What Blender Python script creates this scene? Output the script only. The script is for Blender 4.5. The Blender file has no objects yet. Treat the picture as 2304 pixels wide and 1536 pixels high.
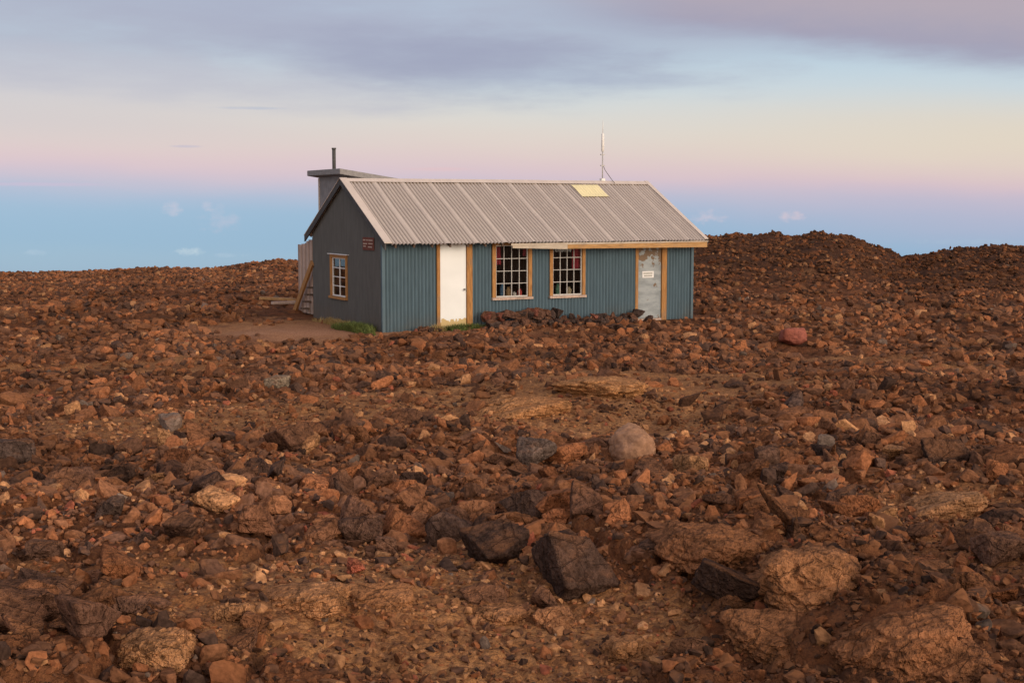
import bpy, bmesh, math, random
import numpy as np
from mathutils import Vector, Matrix, noise as mnoise
random.seed(7); rng = np.random.default_rng(11)
scene = bpy.context.scene
COL = scene.collection
F = 3043.0; EYE = 2.976; PITCH = math.atan(303/3043.0)

# ------------------------------------------------------------------ camera
cam = bpy.data.cameras.new('camera'); cam.lens = 36*F/2304; cam.sensor_width = 36
cam.clip_start = 0.05; cam.clip_end = 20000
camo = bpy.data.objects.new('camera', cam); COL.objects.link(camo)
camo.location = (0, 0, EYE); camo.rotation_euler = (math.pi/2-PITCH, 0, 0)
scene.camera = camo
scene.view_settings.view_transform = 'Standard'
cp, sp = math.cos(PITCH), math.sin(PITCH)
def ray(px, py):
    a = (px-1152)/F; b = (768-py)/F
    return Vector((a, cp + b*sp, -sp + b*cp))
def project(x, y, z):
    dz = z-EYE
    zc = y*cp - dz*sp
    return 1152+F*x/zc, 768-F*(y*sp+dz*cp)/zc, zc

# ------------------------------------------------------------------ hut frame
ANG = math.radians(27.6)
HX = Vector((math.cos(ANG), math.sin(ANG), 0)); HY = Vector((-math.sin(ANG), math.cos(ANG), 0))
HO = Vector((-3.06, 32.0, 0))
L, W, APEX, PITCHR, OV = 8.88, 4.94, 3.65, 0.531, 0.45
def hut2w(x, y, z=0): return HO + HX*x + HY*y + Vector((0, 0, z))
def front(px, py, off=0.0):
    d = ray(px, py); n = HY; o = Vector((0, 0, EYE))
    t = ((HO + HY*off - o).dot(n))/d.dot(n); p = o+d*t-HO
    return p.dot(HX), p.z
def gable(px, py):
    d = ray(px, py); n = HX; o = Vector((0, 0, EYE))
    t = ((HO-o).dot(n))/d.dot(n); p = o+d*t-HO
    return p.dot(HY), p.z

# ------------------------------------------------------------------ noise helpers
def sstep(a, b, x):
    t = np.clip((x-a)/(b-a), 0, 1); return t*t*(3-2*t)
def ihash(xi, yi, seed):
    h = (xi*374761393 + yi*668265263 + seed*974634777) & 0x7fffffff
    h = ((h ^ (h >> 13))*1274126177) & 0x7fffffff
    h = ((h ^ (h >> 15))*2246822519) & 0x7fffffff
    return ((h ^ (h >> 14)) & 0xffff)/65536.0
def perlin(x, y, seed):
    x = np.asarray(x, float); y = np.asarray(y, float)
    xi = np.floor(x).astype(np.int64); yi = np.floor(y).astype(np.int64)
    fx = x-xi; fy = y-yi
    def g(dx, dy):
        a = ihash(xi+dx, yi+dy, seed)*2*np.pi
        return np.cos(a)*(fx-dx)+np.sin(a)*(fy-dy)
    u = fx*fx*fx*(fx*(fx*6-15)+10); v = fy*fy*fy*(fy*(fy*6-15)+10)
    return ((g(0, 0)*(1-u)+g(1, 0)*u)*(1-v)+(g(0, 1)*(1-u)+g(1, 1)*u)*v)*1.5
def cells(x, y, size, seed):
    x = np.asarray(x, float)/size; y = np.asarray(y, float)/size
    xi = np.floor(x).astype(np.int64); yi = np.floor(y).astype(np.int64)
    f1 = np.full(x.shape, 9.0); f2 = np.full(x.shape, 9.0); rid = np.zeros(x.shape)
    for dx in (-1, 0, 1):
        for dy in (-1, 0, 1):
            cx = xi+dx+ihash(xi+dx, yi+dy, seed); cy = yi+dy+ihash(xi+dx, yi+dy, seed+5)
            d = np.hypot(x-cx, y-cy); r = ihash(xi+dx, yi+dy, seed+9)
            m = d < f1
            f2 = np.where(m, f1, np.minimum(f2, d)); rid = np.where(m, r, rid); f1 = np.where(m, d, f1)
    return f1, f2, rid

# ------------------------------------------------------------------ terrain height
RC = 72.0
SKY = [(-900, 605), (0, 601), (200, 602), (400, 597), (450, 599), (560, 589), (620, 581), (680, 585), (900, 586), (1250, 570), (1560, 536),
       (1640, 529), (1760, 530), (1850, 524), (1920, 533), (1990, 557), (2030, 571), (2100, 566), (2170, 555), (2304, 549), (3200, 554)]
sky_az = np.array([math.atan((p-1152)/3058.) for p, q in SKY])
sky_z = np.array([EYE-((q+3-465)/3058.)*RC for p, q in SKY])
MOUNDS = []
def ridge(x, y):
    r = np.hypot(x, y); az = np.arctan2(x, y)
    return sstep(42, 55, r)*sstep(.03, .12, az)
def Hbase(x, y):
    x = np.asarray(x, float); y = np.asarray(y, float)
    r = np.hypot(x, y); az = np.arctan2(x, y)
    near = np.interp(r, [0, 4, 8, 14, 20, 26, 30, 42, 80], [1.36, 1.30, 1.10, .76, .42, .13, 0, 0, 0])
    zc = np.interp(az, sky_az, sky_z)
    t = sstep(40, RC, r)
    z = near*(1-t)+zc*t
    z = np.where(r > RC, zc-.13*(r-RC), z)
    n = (.17*perlin(x/4.3, y/4.3, 1)+.10*perlin(x/1.8, y/1.8, 2))*(1-.6*sstep(42, 55, r))
    n += (.13*perlin(x/3.0, y/3.0, 3)+.17*perlin(x/1.1, y/1.1, 13))*ridge(x, y)
    lx = (x-HO.x)*HX.x+(y-HO.y)*HX.y; ly = (x-HO.x)*HY.x+(y-HO.y)*HY.y
    dx = np.maximum(np.maximum(-lx, lx-L), 0); dy = np.maximum(np.maximum(-ly, ly-W), 0)
    flat = sstep(.5, 4.0, np.hypot(dx, dy))
    z = (z+n)*flat
    for (mx, my, mr, ma) in MOUNDS:
        z = z+ma*np.exp(-((x-mx)**2+(y-my)**2)/mr**2)
    return z
def gp(px, py):
    d = ray(px, py); t = np.geomspace(2.5, 110, 900)
    X, Y, Z = d.x*t, d.y*t, EYE+d.z*t
    k = np.nonzero(Z < Hbase(X, Y))[0]
    i = k[0] if len(k) else len(t)-1
    return float(X[i]), float(Y[i])
for (px, py, mr, ma) in [(1600, 1270, .45, .12), (1740, 1320, .4, .13), (1870, 1370, .45, .16), (1990, 1440, .42, .15), (2100, 1500, .4, .12), (1260, 915, 1.7, .28), (150, 1480, .6, .12), (2120, 1120, .9, .14), (1900, 900, 2.5, .25), (1100, 800, 2.2, .12), (700, 1370, .6, .08), (560, 1190, .8, .10), (1350, 1180, .9, .13)]:
    a, b = gp(px, py); MOUNDS.append((a, b, mr, ma))
SOIL = []
for (px, py, sx, sy) in [(650, 742, 2.9, 2.6), (780, 752, 2.0, 1.2), (690, 915, 2.2, 2.0), (1160, 935, 1.8, 1.6), (1300, 895, 2.2, 2.2), (1420, 845, 2.0, 1.6), (620, 1370, .5, .4), (900, 1300, .7, .35),
                         (850, 1450, .8, .35), (1180, 1480, .7, .3), (1060, 1240, .5, .35), (2120, 1120, .8, .8), (1650, 870, 1.4, 1.4), (330, 830, 2.0, 1.8), (1450, 1400, .4, .3), (1750, 1200, .4, .4), (380, 960, 1.2, 1.0), (2000, 830, 2, 1.6)]:
    a, b = gp(px, py); SOIL.append((a, b, sx, sy))
def soilmask(x, y):
    s = .62*perlin(x/2.6, y/2.6, 21)+.45*perlin(x/.9, y/.9, 22)+.2*perlin(x/.35, y/.35, 23)
    for (mx, my, sx, sy) in SOIL:
        s = s+.85*np.exp(-((x-mx)/sx)**2-((y-my)/sy)**2)
    return sstep(.20, .72, s)
YARD = gp(665, 748); YARD2 = gp(960, 754)
def yardmask(x, y):
    a = np.exp(-(((x-YARD[0])/2.6)**2+((y-YARD[1])/2.4)**2)*1.1)
    b = np.exp(-(((x-YARD2[0])/1.9)**2+((y-YARD2[1])/1.0)**2)*1.1)
    m = np.maximum(a, b)
    return np.clip(m+.35*perlin(x/.8, y/.8, 77)*m, 0, 1)
def Hfull(x, y):
    z = Hbase(x, y); s = soilmask(x, y)*.75; yd = yardmask(x, y)
    k = (1-s)*(1-yd)
    lx = (x-HO.x)*HX.x+(y-HO.y)*HX.y; ly = (x-HO.x)*HY.x+(y-HO.y)*HY.y
    dx = np.maximum(np.maximum(-lx, lx-L), 0); dy = np.maximum(np.maximum(-ly, ly-W), 0)
    k = k*sstep(.1, 1.2, np.hypot(dx, dy))*(1-.5*sstep(40, 55, np.hypot(x, y))*(1-ridge(x, y)))
    wx = x+.06*perlin(x/.3, y/.3, 41); wy = y+.06*perlin(x/.3, y/.3, 42)
    f1, f2, r1 = cells(wx, wy, .42, 31)
    z = z+k*(.01+.085*r1)*sstep(.02, .22, f2-f1)
    f1, f2, r2 = cells(wx, wy, .15, 33)
    z = z+(k*.8+.2)*(.008+.03*r2)*sstep(.02, .30, f2-f1)
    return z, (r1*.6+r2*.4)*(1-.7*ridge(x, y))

# ------------------------------------------------------------------ material helpers
def new_mat(name):
    m = bpy.data.materials.new(name); m.use_nodes = True
    nt = m.node_tree; b = nt.nodes['Principled BSDF']
    b.inputs['Roughness'].default_value = .85
    b.inputs['Specular IOR Level'].default_value = .25
    return m, nt, b
def nd(nt, t, **kw):
    n = nt.nodes.new(t)
    for k, v in kw.items(): setattr(n, k, v)
    return n
def setin(nt, node, key, v):
    if hasattr(v, 'node'): nt.links.new(v, node.inputs[key])
    else: node.inputs[key].default_value = v
def math_(nt, op, a, b=0.0, clamp=False):
    n = nd(nt, 'ShaderNodeMath', operation=op, use_clamp=clamp); setin(nt, n, 0, a); setin(nt, n, 1, b); return n.outputs[0]
def mr(nt, v, a, b, c=0.0, d=1.0, smooth=True):
    n = nd(nt, 'ShaderNodeMapRange', interpolation_type='SMOOTHSTEP' if smooth else 'LINEAR')
    setin(nt, n, 'Value', v); n.inputs['From Min'].default_value = a; n.inputs['From Max'].default_value = b
    n.inputs['To Min'].default_value = c; n.inputs['To Max'].default_value = d
    return n.outputs['Result']
def mix(nt, f, a, b, blend='MIX'):
    n = nd(nt, 'ShaderNodeMixRGB', blend_type=blend)
    setin(nt, n, 'Fac', f)
    for k, v in (('Color1', a), ('Color2', b)):
        if hasattr(v, 'node'): nt.links.new(v, n.inputs[k])
        else: n.inputs[k].default_value = (*v[:3], 1)
    return n.outputs['Color']
def noise(nt, vec, scale, detail=4, rough=.55):
    n = nd(nt, 'ShaderNodeTexNoise'); n.inputs['Scale'].default_value = scale; n.inputs['Detail'].default_value = detail
    n.inputs['Roughness'].default_value = rough
    if vec is not None: nt.links.new(vec, n.inputs['Vector'])
    return n.outputs['Fac']
def vor(nt, vec, scale, feature='F1'):
    n = nd(nt, 'ShaderNodeTexVoronoi', feature=feature); n.inputs['Scale'].default_value = scale
    nt.links.new(vec, n.inputs['Vector']); return n
def objco(nt, sc=(1, 1, 1)):
    t = nd(nt, 'ShaderNodeTexCoord'); m = nd(nt, 'ShaderNodeMapping'); m.inputs['Scale'].default_value = sc
    nt.links.new(t.outputs['Object'], m.inputs['Vector']); return m.outputs['Vector']
def bump(nt, b, h, strength, dist):
    n = nd(nt, 'ShaderNodeBump'); n.inputs['Strength'].default_value = strength; n.inputs['Distance'].default_value = dist
    nt.links.new(h, n.inputs['Height']); nt.links.new(n.outputs['Normal'], b.inputs['Normal'])
def simple(name, c, var=.15, scale=(3, 3, 3), rough=.8, nscale=4, bumps=0, c2=None):
    m, nt, b = new_mat(name); v = objco(nt, scale)
    f = noise(nt, v, nscale, 6, .6)
    d = c2 or tuple(x*(1-2*var) for x in c); e = tuple(min(1, x*(1+var)) for x in c)
    nt.links.new(mix(nt, mr(nt, f, .3, .7), d, e), b.inputs['Base Color']); b.inputs['Roughness'].default_value = rough
    if bumps: bump(nt, b, f, bumps, .01)
    return m

def rock_nodes(name, source):
    m, nt, b = new_mat(name)
    geo = nd(nt, 'ShaderNodeNewGeometry')
    if source != 'attr':
        tint = nd(nt, 'ShaderNodeObjectInfo').outputs['Color']
    else:
        tint = nd(nt, 'ShaderNodeAttribute', attribute_name='tint').outputs['Color']
    pos = geo.outputs['Position']
    sx = nd(nt, 'ShaderNodeSeparateXYZ'); nt.links.new(geo.outputs['Normal'], sx.inputs[0])
    if source == 'smooth':
        n1 = noise(nt, pos, 6, 5, .6); n2 = noise(nt, pos, 30, 3, .6)
        vv = math_(nt, 'MULTIPLY', mr(nt, n1, .28, .72, .72, 1.22), mr(nt, n2, .25, .75, .85, 1.15))
        cc = nd(nt, 'ShaderNodeCombineColor')
        for k in range(3): nt.links.new(vv, cc.inputs[k])
        nt.links.new(mix(nt, 1.0, tint, cc.outputs[0], 'MULTIPLY'), b.inputs['Base Color'])
        bump(nt, b, math_(nt, 'ADD', n1, math_(nt, 'MULTIPLY', n2, .4)), .8, .03)
        b.inputs['Roughness'].default_value = .95; b.inputs['Specular IOR Level'].default_value = .05
        return m
    n2 = noise(nt, pos, 38, 3, .7); n3 = noise(nt, pos, 5, 3, .6)
    if source == 'obj':
        n1 = noise(nt, pos, 10, 4, .65); vv = math_(nt, 'MULTIPLY', mr(nt, n1, .28, .72, .65, 1.5), mr(nt, n2, .25, .75, .68, 1.42))
    else:
        vv = mr(nt, n2, .25, .75, .55, 1.5)
    cc = nd(nt, 'ShaderNodeCombineColor')
    for k in range(3): nt.links.new(vv, cc.inputs[k])
    col = mix(nt, 1.0, tint, cc.outputs[0], 'MULTIPLY')
    up = math_(nt, 'MULTIPLY', mr(nt, sx.outputs['Z'], .35, .95), mr(nt, n3, .40, .62))
    col = mix(nt, math_(nt, 'MULTIPLY', up, .5), col, (.30, .124, .05))
    if source == 'obj':
        ck = vor(nt, pos, 6.5, 'DISTANCE_TO_EDGE'); cr = mr(nt, math_(nt, 'ADD', ck.outputs['Distance'], math_(nt, 'MULTIPLY', math_(nt, 'SUBTRACT', n2, .5), .10)), .0, .03)
        pit = mr(nt, n2, .30, .46)
        dk = math_(nt, 'SUBTRACT', 1.0, math_(nt, 'MULTIPLY', pit, math_(nt, 'ADD', math_(nt, 'MULTIPLY', cr, .35), .65)))
        col = mix(nt, math_(nt, 'MULTIPLY', dk, .5), col, (.05, .025, .016))
        h = math_(nt, 'ADD', math_(nt, 'ADD', math_(nt, 'MULTIPLY', n1, 1.6), math_(nt, 'MULTIPLY', n2, 1.2)), math_(nt, 'MULTIPLY', cr, .35))
        bump(nt, b, h, 1.0, .03)
    nt.links.new(col, b.inputs['Base Color']); b.inputs['Roughness'].default_value = .95; b.inputs['Specular IOR Level'].default_value = .05
    return m
M_rock = rock_nodes('lava_rock_surface', 'obj'); M_rubble = rock_nodes('lava_rubble_surface', 'attr'); M_smooth = rock_nodes('smooth_rock_surface', 'smooth')

def ground_mat():
    m, nt, b = new_mat('lava_ground')
    geo = nd(nt, 'ShaderNodeNewGeometry'); pos = geo.outputs['Position']
    so = nd(nt, 'ShaderNodeAttribute', attribute_name='soil').outputs['Fac']
    ti = nd(nt, 'ShaderNodeAttribute', attribute_name='cell').outputs['Fac']
    ya = nd(nt, 'ShaderNodeAttribute', attribute_name='yard').outputs['Fac']
    n1 = noise(nt, pos, 3.0, 5, .65); n2 = noise(nt, pos, 26, 4, .7); n3 = noise(nt, pos, 110, 3, .7)
    rock = mix(nt, mr(nt, ti, .15, .85), (.075, .036, .021), (.215, .088, .040))
    rock = mix(nt, math_(nt, 'MULTIPLY', mr(nt, n1, .38, .7), mr(nt, ti, .1, .3)), rock, (.235, .086, .036))
    soil = mix(nt, mr(nt, n1, .3, .7), (.33, .137, .052), (.57, .275, .11))
    vo = vor(nt, pos, 30)
    sep = nd(nt, 'ShaderNodeSeparateColor'); nt.links.new(vo.outputs['Color'], sep.inputs[0])
    peb = mix(nt, sep.outputs[0], (.13, .060, .036), (.50, .25, .115))
    soil = mix(nt, math_(nt, 'MULTIPLY', mr(nt, sep.outputs[1], .40, .55), .6), soil, peb)
    fac = math_(nt, 'ADD', so, math_(nt, 'MULTIPLY', math_(nt, 'SUBTRACT', n2, .5), 1.1), clamp=True)
    col = mix(nt, fac, rock, soil)
    col = mix(nt, math_(nt, 'MULTIPLY', ya, mr(nt, n1, .2, .6, .75, 1.0)), col, mix(nt, mr(nt, n2, .3, .7), (.42, .205, .115), (.58, .305, .18)))
    col = mix(nt, mr(nt, n2, .3, .56, .35, 0), col, (.06, .027, .017))
    col = mix(nt, mr(nt, n3, .34, .52, .4, 0), col, (.08, .037, .023))
    nt.links.new(col, b.inputs['Base Color']); b.inputs['Roughness'].default_value = .95; b.inputs['Specular IOR Level'].default_value = .05
    h = math_(nt, 'ADD', math_(nt, 'ADD', n2, math_(nt, 'MULTIPLY', n3, .5)), math_(nt, 'MULTIPLY', vo.outputs['Distance'], -.9))
    bump(nt, b, h, 1.0, .03)
    return m

# ------------------------------------------------------------------ mesh helpers
def mesh_from(name, V, Fc, smooth):
    me = bpy.data.meshes.new(name); n, k = Fc.shape
    me.vertices.add(len(V)); me.vertices.foreach_set('co', np.ascontiguousarray(V, dtype=np.float32).ravel())
    me.loops.add(n*k); me.loops.foreach_set('vertex_index', np.ascontiguousarray(Fc, dtype=np.int32).ravel())
    me.polygons.add(n); me.polygons.foreach_set('loop_start', np.arange(0, n*k, k, dtype=np.int32))
    me.update(calc_edges=True)
    if smooth: me.shade_smooth()
    else: me.shade_flat()
    return me
def link(name, me, mats, parent=None):
    o = bpy.data.objects.new(name, me); COL.objects.link(o)
    for m in mats if isinstance(mats, (list, tuple)) else [mats]:
        if me is not None: me.materials.append(m)
    if parent: o.parent = parent
    return o
def obj(name, bm, mats, parent=None, smooth=False, bevel=0):
    me = bpy.data.meshes.new(name)
    if bevel:
        bmesh.ops.bevel(bm, geom=list(bm.edges), offset=bevel, segments=1, affect='EDGES')
    bmesh.ops.recalc_face_normals(bm, faces=bm.faces)
    bm.to_mesh(me); bm.free()
    if smooth: me.shade_smooth()
    return link(name, me, mats, parent)
def tag(o, label, cat, group=None):
    o['label'] = label; o['category'] = cat
    if group: o['group'] = group
    return o
def empty(name, loc, rz, label, cat, group=None):
    o = bpy.data.objects.new(name, None); COL.objects.link(o); o.location = loc; o.rotation_euler = (0, 0, rz)
    return tag(o, label, cat, group)
def box(bm, x0, x1, y0, y1, z0, z1, fn=None, mi=0):
    P = [(x0, y0, z0), (x1, y0, z0), (x1, y1, z0), (x0, y1, z0), (x0, y0, z1), (x1, y0, z1), (x1, y1, z1), (x0, y1, z1)]
    v = [bm.verts.new(fn(*p) if fn else p) for p in P]
    for f in ((0, 3, 2, 1), (4, 5, 6, 7), (0, 1, 5, 4), (1, 2, 6, 5), (2, 3, 7, 6), (3, 0, 4, 7)): bm.faces.new([v[i] for i in f]).material_index = mi
def beam(bm, p0, p1, w, h, up=(0, 0, 1)):
    p0 = Vector(p0); p1 = Vector(p1); d = (p1-p0).normalized(); s = d.cross(Vector(up)).normalized(); u = s.cross(d)
    v = []
    for p in (p0, p1):
        for a, b in ((-1, -1), (1, -1), (1, 1), (-1, 1)): v.append(bm.verts.new(p+s*a*w/2+u*b*h/2))
    for f in ((0, 3, 2, 1), (4, 5, 6, 7), (0, 1, 5, 4), (1, 2, 6, 5), (2, 3, 7, 6), (3, 0, 4, 7)): bm.faces.new([v[i] for i in f])
def tube(bm, pts, r, n=10):
    rings = []
    pts = [Vector(p) for p in pts]
    for i, p in enumerate(pts):
        d = (pts[min(i+1, len(pts)-1)]-pts[max(i-1, 0)]).normalized()
        s = d.cross(Vector((1, .2, .1))).normalized(); u = s.cross(d)
        rr = r[i] if isinstance(r, (list, tuple)) else r
        rings.append([bm.verts.new(p+(s*math.cos(2*math.pi*k/n)+u*math.sin(2*math.pi*k/n))*rr) for k in range(n)])
    for a, b in zip(rings, rings[1:]):
        for k in range(n): bm.faces.new((a[k], a[(k+1) % n], b[(k+1) % n], b[k]))
    bm.faces.new(rings[0]); bm.faces.new(rings[-1])

# ------------------------------------------------------------------ ground sheet
rr = np.concatenate([np.linspace(.15, 2.4, 14), np.geomspace(2.5, 92, 760), np.geomspace(96, 600, 24)])
aa = np.radians(np.concatenate([np.linspace(-180, -32, 60)[:-1], np.linspace(-32, 32, 660), np.linspace(32, 180, 60)[1:]]))
R_, A_ = np.meshgrid(rr, aa, indexing='ij')
GX, GY = R_*np.sin(A_), R_*np.cos(A_)
GZ, GC = Hfull(GX.ravel(), GY.ravel())
V = np.stack([GX.ravel(), GY.ravel(), GZ], 1)
ni, nj = GX.shape
idx = np.arange(ni*nj).reshape(ni, nj)
Fq = np.stack([idx[:-1, :-1], idx[:-1, 1:], idx[1:, 1:], idx[1:, :-1]], -1).reshape(-1, 4)[:, ::-1]
me = mesh_from('ground', V, Fq, True)
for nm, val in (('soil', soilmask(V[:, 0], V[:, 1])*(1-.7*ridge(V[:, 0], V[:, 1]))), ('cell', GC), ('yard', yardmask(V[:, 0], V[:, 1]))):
    a = me.attributes.new(nm, 'FLOAT', 'POINT'); a.data.foreach_set('value', val.astype(np.float32))
ground = link('ground', me, ground_mat()); ground['kind'] = 'structure'
ground['label'] = 'rust brown volcanic ground of packed broken lava and tan soil'

# ------------------------------------------------------------------ rocks
def ico(level):
    bm = bmesh.new(); bmesh.ops.create_icosphere(bm, subdivisions=level, radius=1)
    Vv = np.array([v.co[:] for v in bm.verts]); Fv = np.array([[v.index for v in f.verts] for f in bm.faces]); bm.free()
    return Vv, Fv
ICO = {k: ico(k) for k in (3, 5, 6)}
def norm_(Vv):
    Vv = Vv-(Vv.max(0)+Vv.min(0))/2
    return Vv/np.abs(Vv).max()
def poly_shape(level, seed, p=18, rough=.04, extra=4, lo=.55, hi=1.0, crack=0.0):
    """angular block: icosphere pushed out radially to a random polyhedron with slightly worn edges, optionally split by cracks"""
    g = np.random.default_rng(seed); Vv, Fv = ICO[level]
    n = np.concatenate([np.eye(3), -np.eye(3)])+g.normal(size=(6, 3))*.30
    n = np.concatenate([n, g.normal(size=(extra, 3))]); n /= np.linalg.norm(n, axis=1)[:, None]
    d = g.uniform(lo, hi, len(n))
    q = np.maximum((Vv@n.T)/d, 1e-3)
    r = (q**p).sum(1)**(-1.0/p)
    Vn = Vv*r[:, None]
    off = g.uniform(-50, 50, 3); disp = []
    for v in Vn:
        c = Vector(v*1.6+off)
        disp.append(mnoise.noise(c)*.9+mnoise.noise(c*2.3)*.7+mnoise.noise(c*5.5)*.45+(mnoise.noise(c*12)*.28 if level >= 5 else 0))
    Vo = Vn+Vv*(np.array(disp)*rough*1.6)[:, None]
    if crack:
        K = 20; C = g.normal(size=(K, 3)); C /= np.linalg.norm(C, axis=1)[:, None]; C *= .8
        Vw = Vn+np.array([[mnoise.noise(Vector(v*4+off))*.09, mnoise.noise(Vector(v*4+off+7))*.09, 0] for v in Vn])
        D2 = np.linalg.norm(Vw[:, None]-C[None], axis=2); o = np.sort(D2, 1); e = o[:, 1]-o[:, 0]; who = D2.argmin(1)
        h = g.uniform(-.05, .06, K)[who]
        Vo = Vo+Vv*(h*sstep(.02, .10, e)-crack*(1-sstep(.0, .06, e)))[:, None]
    return norm_(Vo), Fv
def hull_shape(seed, n=12):
    g = np.random.default_rng(seed); bm = bmesh.new()
    for i in range(n):
        v = g.normal(size=3); v /= np.linalg.norm(v); v = np.sign(v)*np.abs(v)**.75*g.uniform(.75, 1.0)
        bm.verts.new(v)
    r = bmesh.ops.convex_hull(bm, input=list(bm.verts))
    dead = [e for e in r['geom_interior'] if isinstance(e, bmesh.types.BMVert)]
    bmesh.ops.delete(bm, geom=dead, context='VERTS')
    bmesh.ops.triangulate(bm, faces=bm.faces); bmesh.ops.recalc_face_normals(bm, faces=bm.faces)
    bm.verts.index_update()
    Vv = np.array([v.co[:] for v in bm.verts]); Fv = np.array([[v.index for v in f.verts] for f in bm.faces]); bm.free()
    return norm_(Vv), Fv
NB = 32
LOD2 = [hull_shape(100+i, 11+i % 5) for i in range(NB)]
LOD3 = [poly_shape(3, 200+i, 34, .045) for i in range(NB)]
HI = []
for i in range(24):
    Vv, Fv = poly_shape(5, 300+i, 22, .05)
    m_ = mesh_from('lava_rock', Vv, Fv, True); m_.materials.append(M_rock); HI.append(m_)
LUMP = []
for i in range(7):
    Vv, Fv = poly_shape(6, 500+i, 7, .07, 6, .75, 1.0, .07)
    m_ = mesh_from('lava_rock', Vv, Fv, True); m_.materials.append(M_rock); LUMP.append(m_)
SMOOTH = []
for sd, p_ in ((617, 4), (613, 9)):
    Vv, Fv = poly_shape(5, sd, p_, .06, 5, .85 if p_ == 4 else .75, 1.0)
    m_ = mesh_from('lava_rock', Vv, Fv, True); m_.materials.append(M_smooth); SMOOTH.append(m_)
TINT = np.array([(.064, .037, .027), (.118, .058, .035), (.185, .080, .039), (.25, .096, .042), (.25, .076, .042), (.36, .178, .082), (.14, .098, .074)])
TNAME = ['blackish', 'dark brown', 'brown', 'rust brown', 'reddish', 'tan', 'greyish']

# scatter
P = []; wedge = math.radians(28)
edges = np.geomspace(3.0, 78, 46)
for r0, r1 in zip(edges, edges[1:]):
    rm = (r0+r1)/2; smin = max(.016, (.0020 if rm < 42 else .0022)*rm); smax = .18 if rm < 14 else (.16 if rm < 45 else .12)
    al = 1.85 if rm < 16 else 2.05
    area = wedge*(r1*r1-r0*r0)
    msq = np.mean(np.minimum(smin*rng.random(4000)**(-1/al), smax)**2)
    n = int((1.8 if rm < 16 else (1.5 if rm < 45 else 1.15))*area/(math.pi*msq))
    s = np.minimum(smin*rng.random(n)**(-1/al), smax*rng.uniform(.45, 1, n))
    r = np.sqrt(rng.uniform(r0*r0, r1*r1, n)); a = rng.uniform(-wedge, wedge, n)
    P.append(np.stack([r*np.sin(a), r*np.cos(a), s], 1))
# fine gravel in the near field
ng = 42000
r = np.exp(rng.uniform(math.log(4.2), math.log(15), ng)); a = rng.uniform(-math.radians(24), math.radians(24), ng)
gs = rng.uniform(.006, .015, ng)*np.clip(r/6.5, .8, 1.5)
P.append(np.stack([r*np.sin(a), r*np.cos(a), gs], 1))
P = np.concatenate(P)
SM = soilmask(P[:, 0], P[:, 1]); YM = yardmask(P[:, 0], P[:, 1])
den = (1-np.where(P[:, 2] < .022, .25, np.where(P[:, 2] < .05, .62, .86))*SM)*(1-np.minimum(1, 1.25*YM))
den *= np.clip(.88+.6*perlin(P[:, 0]/3.1, P[:, 1]/3.1, 51), .4, 1)
big = P[:, 2] > .07
den = np.where(big, den*np.clip(.55+1.4*perlin(P[:, 0]/1.8, P[:, 1]/1.8, 52), 0.05, 1), den)
lx = (P[:, 0]-HO.x)*HX.x+(P[:, 1]-HO.y)*HX.y; ly = (P[:, 0]-HO.x)*HY.x+(P[:, 1]-HO.y)*HY.y
dh = np.hypot(np.maximum(np.maximum(-lx, lx-L), 0), np.maximum(np.maximum(-ly, ly-W), 0))
keep = (rng.random(len(P)) < den) & (dh > .35) & ~((ly > W-.5) & (ly < W+3) & (lx < 4) & (lx > -1.5)) & ~((dh < 1.2) & (P[:, 2] > .09))
P = P[keep]

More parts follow.
